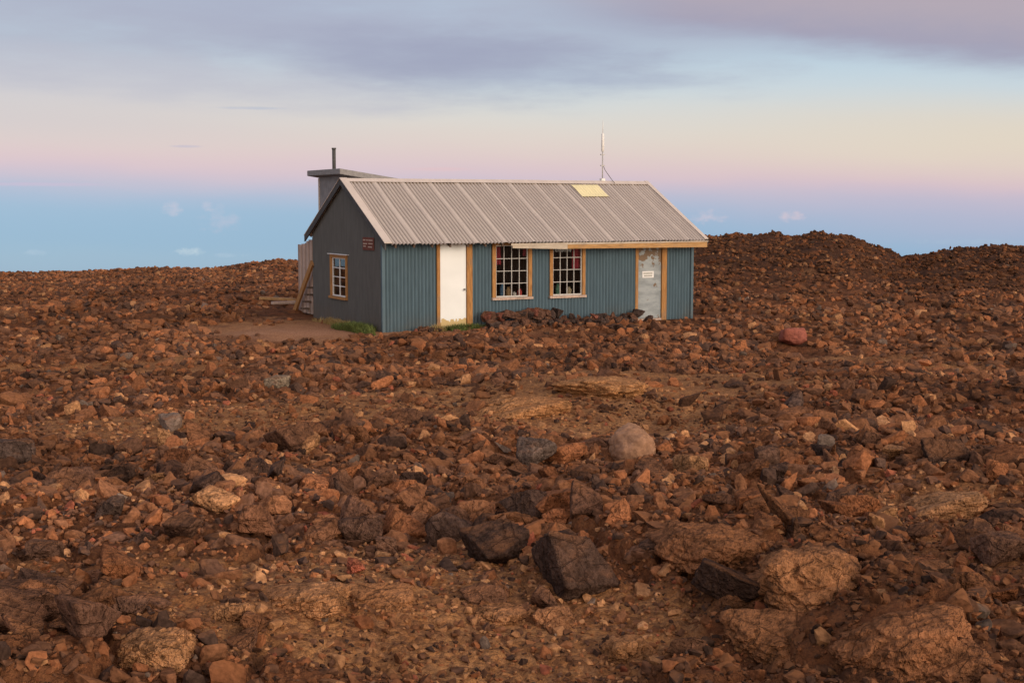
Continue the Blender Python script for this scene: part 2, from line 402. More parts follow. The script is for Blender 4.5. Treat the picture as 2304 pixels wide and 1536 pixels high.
# named rocks: base pixel, width px, height px, tint, label
NAMED = [
 (1420, 1062, 142, 92, (.35, .19, .112), 'R:large rounded pale tan boulder, the lightest big rock in the middle of the field'),
 (1205, 1076, 88, 74, (.13, .09, .072), 'split greyish angular rock left of the pale boulder'),
 (1785, 790, 86, 40, (.27, .09, .062), 'S:brick red rock standing alone right of the hut'),
 (1600, 1310, 220, 120, (.22, .095, .045), 'L:big rounded rust brown boulder at the top of the lower right outcrop'),
 (1845, 1385, 280, 140, (.265, .12, .055), 'L:massive cracked tan-brown boulder in the centre of the lower right outcrop'),
 (2030, 1500, 290, 150, (.24, .103, .048), 'L:massive brown boulder low in the lower right outcrop'),
 (185, 1500, 170, 125, (.115, .058, .037), 'large dark blocky boulder at the lower left edge of the field'),
 (50, 1490, 120, 90, (.15, .07, .04), 'brown block of lava in the bottom left corner'),
 (350, 1520, 160, 80, (.36, .175, .08), 'L:broad tan boulder right of the dark block at lower left'),
 (420, 1268, 125, 80, (.10, .053, .035), 'dark wedge shaped rock above the lower left boulders'),
 (580, 1240, 115, 85, (.19, .085, .046), 'squared brown rock with a flat top, right of the dark wedge shaped rock'),
 (665, 1117, 90, 52, (.11, .067, .049), 'low dark slab of rock in the left middle of the field'),
 (218, 1118, 85, 52, (.23, .107, .055), 'brown rock lying alone at left, above the dark block'),
 (250, 1192, 75, 62, (.085, .054, .041), 'dark block of lava at left, below a brown rock'),
 (1555, 1112, 80, 78, (.33, .165, .076), 'upright tan rock below and right of the pale boulder'),
 (1790, 948, 70, 54, (.105, .065, .05), 'dark pointed rock in the right middle of the field'),
 (35, 1082, 100, 80, (.09, .058, .045), 'dark boulder cut by the left edge of the view'),
 (800, 1307, 62, 36, (.33, .10, .06), 'small red stone in the lower middle gravel'),
 (1425, 1492, 140, 62, (.36, .17, .074), 'L:flat orange-tan rock near the bottom edge of the field'),
 (872, 1268, 95, 70, (.16, .083, .053), 'rounded brown rock in the lower middle, above the small red stone'),
 (2110, 1165, 200, 62, (.37, .185, .088), 'L:wide tan slab of lava at the right side of the field'),
 (1725, 1095, 65, 72, (.13, .07, .046), 'tall dark brown rock right of the upright tan rock'),
 (742, 850, 46, 32, (.06, .041, .035), 'nearly black rock on bare ground in front of the hut, left of centre'),
 (1320, 1215, 120, 80, (.125, .062, .039), 'dark brown boulder below the split greyish rock'),
 (1130, 1400, 120, 50, (.34, .16, .074), 'L:low cracked tan rock in the bottom middle'),
 (1250, 1420, 95, 60, (.27, .125, .06), 'L:lumpy brown rock beside the low cracked tan rock'),
 (520, 1412, 95, 62, (.36, .175, .08), 'L:rounded tan rock above the broad tan boulder'),
 (2160, 1340, 60, 44, (.36, .215, .135), 'small pale stone beside the lower right outcrop'),
 (2250, 1300, 110, 80, (.13, .068, .044), 'dark rock at the right edge above the outcrop'),
 (625, 888, 60, 30, (.24, .18, .125), 'flat pale grey-tan stone on the tan soil in front of the hut'),
 (1740, 1490, 210, 88, (.235, .103, .047), 'L:low rounded brown lump of lava left of the massive low boulder'),
 (1690, 1390, 150, 74, (.19, .085, .041), 'L:brown lump of lava left of the massive cracked boulder'),
 (2140, 1530, 200, 94, (.19, .084, .041), 'L:dark brown lump of lava in the bottom right corner'),
 (1960, 1280, 150, 64, (.25, .108, .05), 'L:brown lump of lava behind the massive cracked boulder'),
 (1180, 940, 220, 54, (.42, .20, .085), 'F:long low tan hump of cracked lava in front of the hut'),
 (1350, 895, 230, 50, (.44, .215, .092), 'F:low pale tan hump of cracked lava behind the long tan hump'),
 (680, 1375, 200, 54, (.35, .165, .074), 'L:low tan hump of cracked lava in the lower left gravel'),
 (860, 1370, 170, 46, (.32, .145, .063), 'L:low orange-brown hump of lava in the lower middle gravel'),
 (90, 1290, 120, 70, (.12, .064, .042), 'dark brown block at the left edge above the lower left boulders'),
 (720, 1260, 100, 70, (.185, .084, .045), 'brown block left of the rounded brown rock in the lower middle'),
 (820, 1245, 110, 80, (.12, .064, .043), 'dark block touching the rounded brown rock in the lower middle'),
 (75, 1390, 110, 78, (.10, .054, .037), 'blackish block above the brown block in the bottom left corner'),
 (290, 1415, 90, 64, (.12, .062, .04), 'dark brown block between the large dark boulder and the rounded tan rock'),
 (200, 1345, 100, 66, (.14, .068, .042), 'brown angular block behind the large dark blocky boulder'),
 (330, 1260, 80, 56, (.085, .05, .036), 'blackish block left of the dark wedge shaped rock'),
]
def add_rock(x, y, sx, sy, sz, rz, tilt, tint, mesh=None, sink=.3, z=None):
    o = bpy.data.objects.new('lava_rock', mesh or random.choice(HI)); COL.objects.link(o)
    if z is None: z = float(Hfull(np.array([x]), np.array([y]))[0][0])+sz*(1-2*sink)
    o.location = (x, y, z); o.scale = (sx, sy, sz); o.rotation_euler = (tilt[0], tilt[1], rz)
    o.color = (*tint, 1); return o
occupied = []
for i, (px, py, w, h, t, lab) in enumerate(NAMED):
    kind = lab[0] if lab[1] == ':' else 'B'; lab = lab[2:] if kind != 'B' else lab
    x, y = gp(px, py-h*.2); zz = float(Hbase(x, y)); _, _, zc = project(x, y, zz)
    k = {'L': (1.2, 1.2, .45), 'F': (1.1, 1.2, .38), 'R': (1.0, 1.15, .24), 'S': (1.0, 1.3, .10), 'B': (1.0, 1.1, .24)}[kind]
    sx = w*zc/F/2*k[0]; sz = h*zc/F/2*k[1]
    mesh = {'L': LUMP[i % 7], 'F': LUMP[i % 7], 'R': SMOOTH[0], 'S': SMOOTH[1], 'B': HI[i % len(HI)]}[kind]
    o = add_rock(x, y, sx, sx*random.uniform(.75, .95), sz, random.uniform(-.5, .5), (random.uniform(-.15, .15), random.uniform(-.2, .2)) if kind not in 'FR' else (0, 0), t, mesh, k[2])
    clear = {'S': 10, 'R': 5.0, 'F': 3.0}.get(kind, 5.0 if 'split greyish' in lab else 2.2)
    tag(o, lab, 'rock'); occupied.append((x, y, sx*(.6 if kind == 'L' else (.75 if kind == 'F' else .95)), clear))
for (x, y, s, cl) in occupied:
    P = P[~((np.hypot(P[:, 0]-x, P[:, 1]-y) < s*.9) | ((P[:, 1] < y) & (P[:, 1] > y-cl*s) & (np.abs(P[:, 0]-x) < s*1.1) & (P[:, 2] > .05)))]

N = len(P)
PZ, _ = Hfull(P[:, 0], P[:, 1]); SM = soilmask(P[:, 0], P[:, 1]); RG = ridge(P[:, 0], P[:, 1])
tix = rng.choice(7, N, p=[.17, .28, .29, .19, .02, .04, .01])
tix = np.where((rng.random(N) < .25*SM) & (P[:, 2] < .05), 5, tix)
tix = np.where((P[:, 2] > .07) & (tix == 4), 2, tix)
tcol = TINT[tix]*rng.uniform(.8, 1.22, (N, 1))
patch = np.clip(1.0+.55*perlin(P[:, 0]/2.8, P[:, 1]/2.8, 61)+.30*perlin(P[:, 0]/1.0, P[:, 1]/1.0, 62), .55, 1.4)
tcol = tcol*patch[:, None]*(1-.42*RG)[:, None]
zc = P[:, 1]*cp-(PZ-EYE)*sp
ppx = 1152+F*P[:, 0]/zc; ppy = 768-F*(P[:, 1]*sp+(PZ-EYE)*cp)/zc
psz = F*P[:, 2]/zc
inview = (ppx > 0) & (ppx < 2304) & (ppy > 0) & (ppy < 1530)
order = np.argsort(-np.where(inview, psz, 0))
NI = 168
ind = set(order[:NI].tolist())
def zone(px, py):
    v = 'foreground' if py > 1250 else ('middle ground' if py > 950 else 'ground nearer the hut')
    h = 'left' if px < 770 else ('central' if px < 1540 else 'right')
    return h, v
for i in order[:NI]:
    s = P[i, 2]
    k = rng.uniform(.6, .95, 2)
    o = add_rock(P[i, 0], P[i, 1], s*1.15, s*1.15*k[0], s*max(.5, k[1]*.85), rng.uniform(0, 6.28), (rng.normal()*.35, rng.normal()*.35), tcol[i], HI[int(rng.integers(len(HI)))], .31)
    h, v = zone(ppx[i], ppy[i])
    lab = '%s angular lava rock among the loose rubble of the %s %s' % (TNAME[tix[i]], h, v)
    tag(o, lab, 'rock', '%s rocks in the %s %s' % (TNAME[tix[i]], h, v))
rest = np.array([i for i in range(N) if i not in ind])
def rotm(a, b, c):
    ca, sa, cb, sb, cc, sc = np.cos(a), np.sin(a), np.cos(b), np.sin(b), np.cos(c), np.sin(c)
    M = np.empty((len(a), 3, 3))
    M[:, 0] = np.stack([cc*cb, cc*sb*sa-sc*ca, cc*sb*ca+sc*sa], 1)
    M[:, 1] = np.stack([sc*cb, sc*sb*sa+cc*ca, sc*sb*ca-cc*sa], 1)
    M[:, 2] = np.stack([-sb, cb*sa, cb*ca], 1)
    return M
VV, FF, TT = [], [], []; off = 0
lodsel = psz[rest] > 16
shp = rng.integers(0, NB, len(rest))
for lod, bases in ((False, LOD2), (True, LOD3)):
    for b in range(NB):
        ids = rest[(lodsel == lod) & (shp == b)]
        if not len(ids): continue
        Bv, Bf = bases[b]; n = len(ids); s = P[ids, 2]
        S = np.stack([s*1.18, s*1.18*rng.uniform(.6, .95, n), s*rng.uniform(.5, .95, n)], 1)
        Rm = rotm(rng.normal(size=n)*.4, rng.normal(size=n)*.4, rng.uniform(0, 6.28, n))
        X = np.einsum('nij,nvj->nvi', Rm, Bv[None]*S[:, None, :])
        T = np.stack([P[ids, 0], P[ids, 1], PZ[ids]+S[:, 2]*rng.uniform(.0, .42, n)], 1)
        X = X+T[:, None]
        VV.append(X.reshape(-1, 3)); nv = len(Bv)
        FF.append((Bf[None]+(off+np.arange(n)*nv)[:, None, None]).reshape(-1, 3)); off += n*nv
        TT.append(np.repeat(tcol[ids], nv, 0))
VV = np.concatenate(VV); FF = np.concatenate(FF); TT = np.concatenate(TT)
me = mesh_from('lava_rubble', VV, FF, False)
at = me.attributes.new('tint', 'FLOAT_COLOR', 'POINT'); at.data.foreach_set('color', np.concatenate([TT, np.ones((len(TT), 1))], 1).astype(np.float32).ravel())
rub = link('lava_rubble', me, M_rubble); rub['kind'] = 'stuff'
tag(rub, 'loose broken brown lava rubble covering the whole field', 'rubble')
print('rocks', N, 'verts', len(VV))

# ------------------------------------------------------------------ hut materials
def corr_paint(name, c, dirt, var=.10):
    m, nt, b = new_mat(name)
    v = objco(nt, (5, 5, .9)); n1 = noise(nt, v, 1.6, 4, .6)
    v2 = objco(nt, (1, 1, 1)); n2 = noise(nt, v2, 1.3, 4, .6)
    col = mix(nt, mr(nt, n1, .3, .7), tuple(x*(1-var) for x in c), tuple(x*(1+var) for x in c))
    sx = nd(nt, 'ShaderNodeSeparateXYZ'); nt.links.new(v2, sx.inputs[0])
    low = math_(nt, 'MULTIPLY', mr(nt, sx.outputs['Z'], .6, 0.0), mr(nt, n2, .35, .65))
    col = mix(nt, math_(nt, 'MULTIPLY', low, .4), col, dirt)
    nt.links.new(col, b.inputs['Base Color']); b.inputs['Roughness'].default_value = .6
    return m
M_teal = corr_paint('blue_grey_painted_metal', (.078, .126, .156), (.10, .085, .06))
M_tealv = corr_paint('blue_grey_shaded_valley', (.043, .072, .090), (.08, .065, .05))  # darker copy for the wall valleys, rib shade put into the colour
M_gable = corr_paint('charcoal_wall_metal', (.098, .099, .098), (.12, .08, .055))  # greyer base colour than the front wall
M_gablev = corr_paint('charcoal_shaded_valley', (.070, .071, .070), (.10, .07, .05))  # darker gable copy, shade between the ribs painted in
def roof_mat(name, c, c2):
    m, nt, b = new_mat(name); v = objco(nt, (2.2, .5, .5)); n1 = noise(nt, v, 2.5, 5, .65); n2 = noise(nt, objco(nt), 14, 4, .6)
    col = mix(nt, mr(nt, n1, .3, .72), c2, c); col = mix(nt, mr(nt, n2, .58, .75, 0, .25), col, (.26, .20, .155))
    nt.links.new(col, b.inputs['Base Color']); b.inputs['Roughness'].default_value = .6
    return m
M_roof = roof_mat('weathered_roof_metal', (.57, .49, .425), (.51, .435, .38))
M_valley = roof_mat('shaded_roof_valley', (.345, .295, .255), (.305, .26, .225))  # darker roof colour in the valleys, painted shade between the ribs
M_seam = roof_mat('pale_roof_lap', (.64, .545, .47), (.56, .475, .41))
M_lap = roof_mat('roof_sheet_lap', (.58, .50, .435), (.52, .445, .39))
def wood(name, a, b_, sc=(1, 1, 1), gs=9, grey=(.20, .16, .125)):
    m, nt, b = new_mat(name); v = objco(nt, sc); n1 = noise(nt, v, gs, 6, .65); n2 = noise(nt, objco(nt), 2.3, 4, .6)
    col = mix(nt, mr(nt, n1, .3, .7), a, b_); col = mix(nt, mr(nt, n2, .5, .72, 0, .5), col, grey)
    nt.links.new(col, b.inputs['Base Color']); bump(nt, b, n1, .4, .01); return m
M_woodv = wood('orange_weathered_wood', (.25, .115, .037), (.47, .24, .085), (8, 8, .6))
M_woodh = wood('orange_weathered_beam', (.30, .16, .06), (.54, .32, .14), (.5, 8, 8))
M_pale = wood('pale_weathered_beam', (.40, .33, .25), (.58, .50, .40), (.5, 8, 8), grey=(.3, .25, .2))
M_greyw = wood('grey_weathered_boards', (.36, .26, .205), (.60, .45, .37), (14, 14, .6))
M_greyd = wood('darker_weathered_boards', (.27, .19, .15), (.44, .32, .26), (14, 14, .6))  # darker tone for every second board
M_darkw = wood('dark_timber', (.06, .04, .03), (.13, .085, .06), (4, 4, 4))  # one dark brown for rafter tails, steps and posts
M_white = simple('white_sash_paint', (.55, .53, .50), .08)
M_plate = simple('white_sign_paint', (.74, .73, .71), .05)
M_dark = simple('dark_trim', (.075, .072, .071), .12)
M_int = simple('dark_interior', (.10, .075, .055), .2)
def door_white():
    m, nt, b = new_mat('white_door_paint'); v = objco(nt)
    sx = nd(nt, 'ShaderNodeSeparateXYZ'); nt.links.new(v, sx.inputs[0])
    n1 = noise(nt, v, 9, 6, .65); n2 = noise(nt, v, 1.6, 4, .5)
    thr = math_(nt, 'ADD', math_(nt, 'MULTIPLY', n1, .55), math_(nt, 'MULTIPLY', sx.outputs['Z'], -1.4))
    peel = mr(nt, thr, -.075, -.045)
    col = mix(nt, mr(nt, n2, .3, .7), (.72, .74, .73), (.78, .80, .79)); col = mix(nt, peel, col, (.52, .38, .17))
    nt.links.new(col, b.inputs['Base Color']); b.inputs['Roughness'].default_value = .5; return m
def door_grey():
    m, nt, b = new_mat('peeling_grey_door_paint'); v = objco(nt)
    sx = nd(nt, 'ShaderNodeSeparateXYZ'); nt.links.new(v, sx.inputs[0]); z = sx.outputs['Z']
    n1 = noise(nt, v, 5, 5, .58); n2 = noise(nt, objco(nt, (1, 1, 3)), 2.2, 5, .65)
    top = mr(nt, z, 1.25, 1.75, -.16, .06); bot = mr(nt, z, .45, .05, 0, .06)
    peel = mr(nt, math_(nt, 'ADD', n1, math_(nt, 'ADD', top, bot)), .50, .52)
    col = mix(nt, mr(nt, n2, .36, .64), (.23, .255, .265), (.33, .36, .37))
    wv = mr(nt, math_(nt, 'PINGPONG', z, .17), 0, .005, .75, 1)
    cc = nd(nt, 'ShaderNodeCombineColor'); [nt.links.new(wv, cc.inputs[k]) for k in range(3)]
    col = mix(nt, peel, col, (.18, .125, .085)); col = mix(nt, 1, col, cc.outputs[0], 'MULTIPLY')
    nt.links.new(col, b.inputs['Base Color']); return m
M_dw, M_dg = door_white(), door_grey()
def glass(name, f):
    m = bpy.data.materials.new(name); m.use_nodes = True; nt = m.node_tree; nt.nodes.clear()
    o = nd(nt, 'ShaderNodeOutputMaterial'); g = nd(nt, 'ShaderNodeBsdfGlossy'); g.inputs['Roughness'].default_value = .03
    t = nd(nt, 'ShaderNodeBsdfTransparent'); t.inputs['Color'].default_value = (.85, .88, .88, 1)
    mx = nd(nt, 'ShaderNodeMixShader'); mx.inputs[0].default_value = f
    nt.links.new(t.outputs[0], mx.inputs[1]); nt.links.new(g.outputs[0], mx.inputs[2]); nt.links.new(mx.outputs[0], o.inputs[0]); return m
M_glass = glass('window_glass', .05); M_glass2 = glass('reflective_window_glass', .16)
M_red = simple('red_curtain_cloth', (.34, .03, .05), .2, (12, 12, 1)); M_lace = simple('white_curtain_cloth', (.62, .60, .60), .1, (12, 12, 1))
M_metal = simple('brushed_knob_metal', (.35, .33, .30), .1, rough=.35)
M_yellow = simple('yellow_translucent_panel', (.82, .72, .42), .04, (6, .6, .6))

# ------------------------------------------------------------------ hut
hut = empty('hut', HO, ANG, 'blue-grey corrugated metal hut with pale gabled roof standing alone on the lava field', 'hut')
def corr_sheet(u0, u1, ztop, z0, holes, place, period=.094, amp=.017):
    us = list(np.arange(u0, u1, period/8))+[u1]
    for h in holes: us += [h[0], h[1]]
    us = sorted(set(round(u, 5) for u in us)); bm = bmesh.new()
    for a, b in zip(us, us[1:]):
        if b-a < 1e-4: continue
        mid = (a+b)/2
        cuts = sorted([(h[2], h[3]) for h in holes if h[0] < mid < h[1]])
        lo = z0; spans = []
        for c0, c1 in cuts: spans.append((lo, c0)); lo = c1
        spans.append((lo, None))
        for s0, s1 in spans:
            pa = [(a, s0), (b, s0), (b, s1 if s1 is not None else ztop(b)), (a, s1 if s1 is not None else ztop(a))]
            if pa[2][1]-s0 < .001: continue
            f = bm.faces.new([bm.verts.new(place(u, amp*math.sin(2*math.pi*u/period), w)) for u, w in pa])
            if math.sin(2*math.pi*mid/period) < -.4: f.material_index = 1  # valley faces take the colour with rib shade painted in
    bmesh.ops.remove_doubles(bm, verts=bm.verts, dist=1e-4)
    return bm
def rz_(y): return APEX-PITCHR*abs(y-W/2)
FR = lambda a, n, b: (a, -n, b)
GB = lambda a, n, b: (-n, a, b)
def rect(px0, px1, py0, py1, fn):
    a0, _ = fn(px0, py1); a1, _ = fn(px1, py1); pm = (px0+px1)/2
    return min(a0, a1), max(a0, a1), fn(pm, py1)[1], fn(pm, py0)[1]
dW = rect(990, 1050, 540, 735, front); dG = rect(1434, 1487, 540, 713, front)
w1 = rect(1115, 1188, 552, 668, front); w2 = rect(1243, 1309, 553, 664, front); w3 = rect(748, 780, 580, 667, gable)
dW = (dW[0], dW[1], .05, 2.08); dG = (dG[0], dG[1], .06, 2.08)
w1 = (w1[0], w1[1], w1[2], 2.03); w2 = (w2[0], w2[1], w2[2], 2.03)
wtop = rz_(0)-.05
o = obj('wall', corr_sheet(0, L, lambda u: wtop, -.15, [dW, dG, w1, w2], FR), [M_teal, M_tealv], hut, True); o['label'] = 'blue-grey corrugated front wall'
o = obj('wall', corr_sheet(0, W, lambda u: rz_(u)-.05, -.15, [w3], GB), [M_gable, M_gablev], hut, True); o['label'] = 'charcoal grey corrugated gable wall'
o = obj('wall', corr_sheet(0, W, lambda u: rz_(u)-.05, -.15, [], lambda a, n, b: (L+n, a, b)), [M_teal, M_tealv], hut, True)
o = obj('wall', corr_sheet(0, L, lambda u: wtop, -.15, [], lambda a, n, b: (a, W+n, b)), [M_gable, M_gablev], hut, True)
bm = bmesh.new(); box(bm, .03, L-.03, .16, W-.03, -.1, .02); obj('floor', bm, M_int, hut)
bm = bmesh.new(); box(bm, -.026, .05, -.026, -.019, -.1, wtop-.02); box(bm, -.026, -.019, -.019, .05, -.1, wtop-.02); o = obj('corner_trim', bm, M_teal, hut)
bm = bmesh.new(); box(bm, L-.05, L+.026, -.026, -.019, -.1, wtop-.02); box(bm, L+.019, L+.026, -.019, .05, -.1, wtop-.02); o = obj('corner_trim', bm, M_teal, hut)

def trim_boxes(lst, place, name, mat, parent, bevel=.004):
    bm = bmesh.new()
    for a0, a1, n0, n1, b0, b1 in lst: box(bm, a0, a1, n0, n1, b0, b1, place)
    bmesh.ops.recalc_face_normals(bm, faces=bm.faces)
    return obj(name, bm, mat, parent, False, bevel)
def window(r, place, cols, rows, jamb, mat, drip=False):
    a0, a1, b0, b1 = r
    root = trim_boxes([(a0-jamb, a0, -.06, .035, b0, b1), (a1, a1+jamb, -.06, .035, b0, b1), (a0-jamb, a1+jamb, -.06, .04, b1, b1+.08)], place, 'window', mat, hut)
    trim_boxes([(a0-jamb-.015, a1+jamb+.015, -.05, .075, b0-.065, b0-.003)], place, 'sill', M_greyw if not drip else mat, root)
    g = []; t = .014 if not drip else .020
    A0, A1, B0, B1 = a0+.004, a1-.004, b0+.002, b1-.004
    e = .024
    g += [(A0, A0+e, -.045, -.005, B0, B1), (A1-e, A1, -.045, -.005, B0, B1), (A0+e, A1-e, -.045, -.005, B0, B0+.03), (A0+e, A1-e, -.045, -.005, B1-e, B1)]
    for i in range(1, cols):
        c = A0+e+(A1-A0-2*e)*i/cols; g.append((c-t/2, c+t/2, -.038, -.008, B0+.03, B1-e))
    for i in range(1, rows):
        c = B0+.03+(B1-B0-.03-e)*i/rows; g.append((A0+e, A1-e, -.036, -.012, c-t/2, c+t/2))
    trim_boxes(g, place, 'sash', M_white if not drip else M_plate, root, 0)
    trim_boxes([(A0+.015, A1-.015, -.028, -.024, B0+.015, B1-.015)], place, 'pane', M_glass2 if drip else M_glass, root, 0)
    if drip: trim_boxes([(a0-jamb-.14, a1+jamb+.03, .0, .09, b1+.083, b1+.10)], place, 'drip_cap', M_plate, root, 0)
    return root
def curtain(root, place, a0, a1, b0, b1, mat, n=-.10, folds=5):
    bm = bmesh.new(); k = 30; m = 8; grid = []
    for j in range(m+1):
        row = []
        for i in range(k+1):
            f = i/k; fb = j/m; a = a0+(a1-a0)*f
            row.append(bm.verts.new(place(a, n+.018*math.sin(f*folds*2*math.pi), b0+(b1-b0)*fb+(.012*math.sin(f*folds*6.28) if j == 0 else 0))))
        grid.append(row)
    for j in range(m):
        for i in range(k): bm.faces.new((grid[j][i], grid[j][i+1], grid[j+1][i+1], grid[j+1][i]))
    return obj('curtain', bm, mat, root, True)
W1 = window(w1, FR, 4, 4, .10, M_woodv); W1['label'] = 'timber framed front window nearer the white door'
W2 = window(w2, FR, 4, 4, .09, M_woodv); W2['label'] = 'timber framed front window nearer the grey door'
W3 = window(w3, GB, 2, 4, .09, M_woodv, True); W3['label'] = 'narrow timber framed gable window with a white drip cap'
curtain(W1, FR, w1[0]-.02, w1[0]+.2, 1.55, 2.0, M_red, folds=3); curtain(W1, FR, w1[1]-.1, w1[1]+.02, 1.75, 2.0, M_red, folds=2)
curtain(W2, FR, w2[1]-.24, w2[1]+.02, 1.40, 2.0, M_red, folds=4); curtain(W2, FR, w2[0]+.12, w2[0]+.6, 1.84, 2.0, M_lace, folds=6)

def door(r, mat, lab, jl, jr):
    a0, a1, b0, b1 = r
    root = trim_boxes([(a0+.006, a1-.006, -.05, -.008, b0, b1-.01)], FR, 'door', mat, hut); root['label'] = lab
    trim_boxes([(a0-jl, a0, -.06, .035, -.02, b1)], FR, 'door_post', M_woodv, root)
    trim_boxes([(a1, a1+jr, -.06, .035, -.02, b1)], FR, 'door_post', M_woodv, root)
    trim_boxes([(a0-jl, a1+jr, -.06, .038, b1, b1+.09)], FR, 'door_lintel', M_woodv, root)
    trim_boxes([(a0, a1, -.08, .03, -.06, b0-.006)], FR, 'threshold', M_greyw, root)
    return root
D1 = door(dW, M_dw, 'flush white door with tan peeling paint at its foot', .085, .15)
D2 = door(dG, M_dg, 'pale grey door with brown peeling paint near its top', .085, .155)
kx = dW[1]-.055; kz = front(1046, 651)[1]
bm = bmesh.new(); tube(bm, [(kx, .006, kz), (kx, -.03, kz), (kx, -.034, kz), (kx, -.065, kz), (kx, -.075, kz)], [.028, .026, .012, .026, .015], 12); obj('knob', bm, M_metal, D1, True)

# roof
def roof_sheet(side, x0, x1, s0, s1, lift=0.0, bands=True, amp=.021):
    """side -1 front slope, +1 back; s distance along the slope from the ridge"""
    cs = 1/math.hypot(1, PITCHR); sn = PITCHR*cs
    per = .096; sheet = .77; bw = .05; us = list(np.arange(x0, x1, per/8))+[x1]
    bs = []
    if bands:
        k = 0
        while -.05+k*sheet < x1+.1: bs.append(-.05+k*sheet+.02*math.sin(k*3.1)); k += 1
        for b in bs: us += [b, b+bw, b-.004, b+bw+.004]
    us = sorted(set(round(float(u), 5) for u in us if x0 <= u <= x1)); bm = bmesh.new(); rows = []
    nseg = 6
    def prof(u):
        for b in bs:
            if b <= u <= b+bw: return .021, 1
        q = math.sin(2*math.pi*u/per)
        return amp*q, (2 if q < -.4 and bands else 0)  # index two: valley faces with shade painted into the colour
    for u in us:
        h, _ = prof(u); h += lift; col = []
        for j in range(nseg+1):
            s = s0+(s1-s0)*j/nseg; y = W/2+side*s*cs; z = APEX-s*sn
            wob = .006*math.sin(u*1.7+j*1.3)
            col.append(bm.verts.new((u, y+side*sn*h, z+cs*h+wob)))
        rows.append(col)
    for (ua, a), (ub, b) in zip(zip(us, rows), zip(us[1:], rows[1:])):
        kind = prof((ua+ub)/2)[1]
        for j in range(nseg):
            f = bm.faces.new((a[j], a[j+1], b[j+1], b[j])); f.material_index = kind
    return bm
CS = 1/math.hypot(1, PITCHR); SLEN = (W/2+OV)/CS
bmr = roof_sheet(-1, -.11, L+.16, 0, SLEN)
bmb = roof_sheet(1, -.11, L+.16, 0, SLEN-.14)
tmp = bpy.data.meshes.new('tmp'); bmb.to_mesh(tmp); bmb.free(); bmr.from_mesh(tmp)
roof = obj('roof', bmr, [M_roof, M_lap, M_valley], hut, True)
bm = bmesh.new()
for sd in (-1, 1):
    for x0, x1 in ((-.14, 2.62), (2.60, 5.6), (5.58, L+.18)):
        lift = .003 if x0 == 2.60 else 0
        q = [(x0, W/2, APEX+.04+lift), (x1, W/2, APEX+.04+lift), (x1, W/2+sd*.17, APEX+.04-.17*PITCHR+lift), (x0, W/2+sd*.17, APEX+.04-.17*PITCHR+lift)]
        bm.faces.new([bm.verts.new(p) for p in q])
obj('ridge_cap', bm, M_seam, roof)
def slope_pt(x, y, h): return (x, y, rz_(y)+h)
for xa, xb in ((-.125, -.09), (L+.14, L+.175)):
    for sd in (-1, 1):
        bm = bmesh.new(); yA = W/2; yB = W/2+sd*(W/2+OV-(.13 if sd > 0 else 0))
        P4 = [(yA, .02), (yB, .02), (yB, -.13), (yA, -.13)]
        vs = [[bm.verts.new(slope_pt(x, y, h)) for y, h in P4] for x in (xa, xb)]
        bm.faces.new(vs[0]); bm.faces.new(vs[1][::-1])
        for i in range(4): bm.faces.new((vs[0][i], vs[1][i], vs[1][(i+1) % 4], vs[0][(i+1) % 4]))
        obj('barge_board', bm, M_dark, roof)
        bm = bmesh.new(); xx = (-.135, .06) if xa < 0 else (L+.07, L+.185)
        P4 = [(yA, .052), (yB+sd*.01, .052), (yB+sd*.01, .036), (yA, .036)]
        vs = [[bm.verts.new(slope_pt(x, y, h)) for y, h in P4] for x in xx]
        bm.faces.new(vs[0]); bm.faces.new(vs[1][::-1])
        for i in range(4): bm.faces.new((vs[0][i], vs[1][i], vs[1][(i+1) % 4], vs[0][(i+1) % 4]))
        obj('rake_flashing', bm, M_seam, roof)
yE = -OV
x = .18
while x < L+.1:
    bm = bmesh.new()
    a = (x-.022, x+.022)
    P4 = [(.0-.02, -.04), (yE+.06, -.04), (yE+.06, -.12), (-.02, -.16)]
    vs = [[bm.verts.new((xx, y, rz_(y)+h)) for y, h in P4] for xx in a]
    bm.faces.new(vs[0]); bm.faces.new(vs[1][::-1])
    for i in range(4): bm.faces.new((vs[0][i], vs[1][i], vs[1][(i+1) % 4], vs[0][(i+1) % 4]))
    obj('rafter_tail', bm, M_darkw, roof); x += .47
# tapered timber gutter board at the eave, its left end bleached, with a pale drip strip along its top
xg, zg = front(1152, 550, yE); xg2, _ = front(1589, 545, yE); xm, _ = front(1275, 550, yE)
ze = rz_(yE)
def strip(prof, name, mat, y0=-.045, y1=.015):
    bm = bmesh.new()
    fr = [[bm.verts.new((x, y, z)) for y, z in ((yE+y0, a), (yE+y0, b), (yE+y1, b), (yE+y1, a))] for x, a, b in prof]
    for p, q in zip(fr, fr[1:]):
        for i in range(4): bm.faces.new((p[i], q[i], q[(i+1) % 4], p[(i+1) % 4]))
    bm.faces.new(fr[0]); bm.faces.new(fr[-1][::-1])
    return obj(name, bm, mat, roof)
o = strip([(xg, ze-.032, ze-.13), (xm, ze-.030, ze-.175)], 'fascia_board', M_pale); o['label'] = 'bleached pale timber fascia board in the middle of the eave'
o = strip([(xm+.004, ze-.032, ze-.165), (xg2, ze-.028, ze-.185)], 'fascia_board', M_woodh); o['label'] = 'orange timber fascia board along the right half of the eave'
strip([(xg-.05, ze-.018, ze-.064), (xg+3.2, ze-.016, ze-.058), (xg2+.03, ze-.016, ze-.040)], 'drip_strip', M_pale, -.058, -.047)
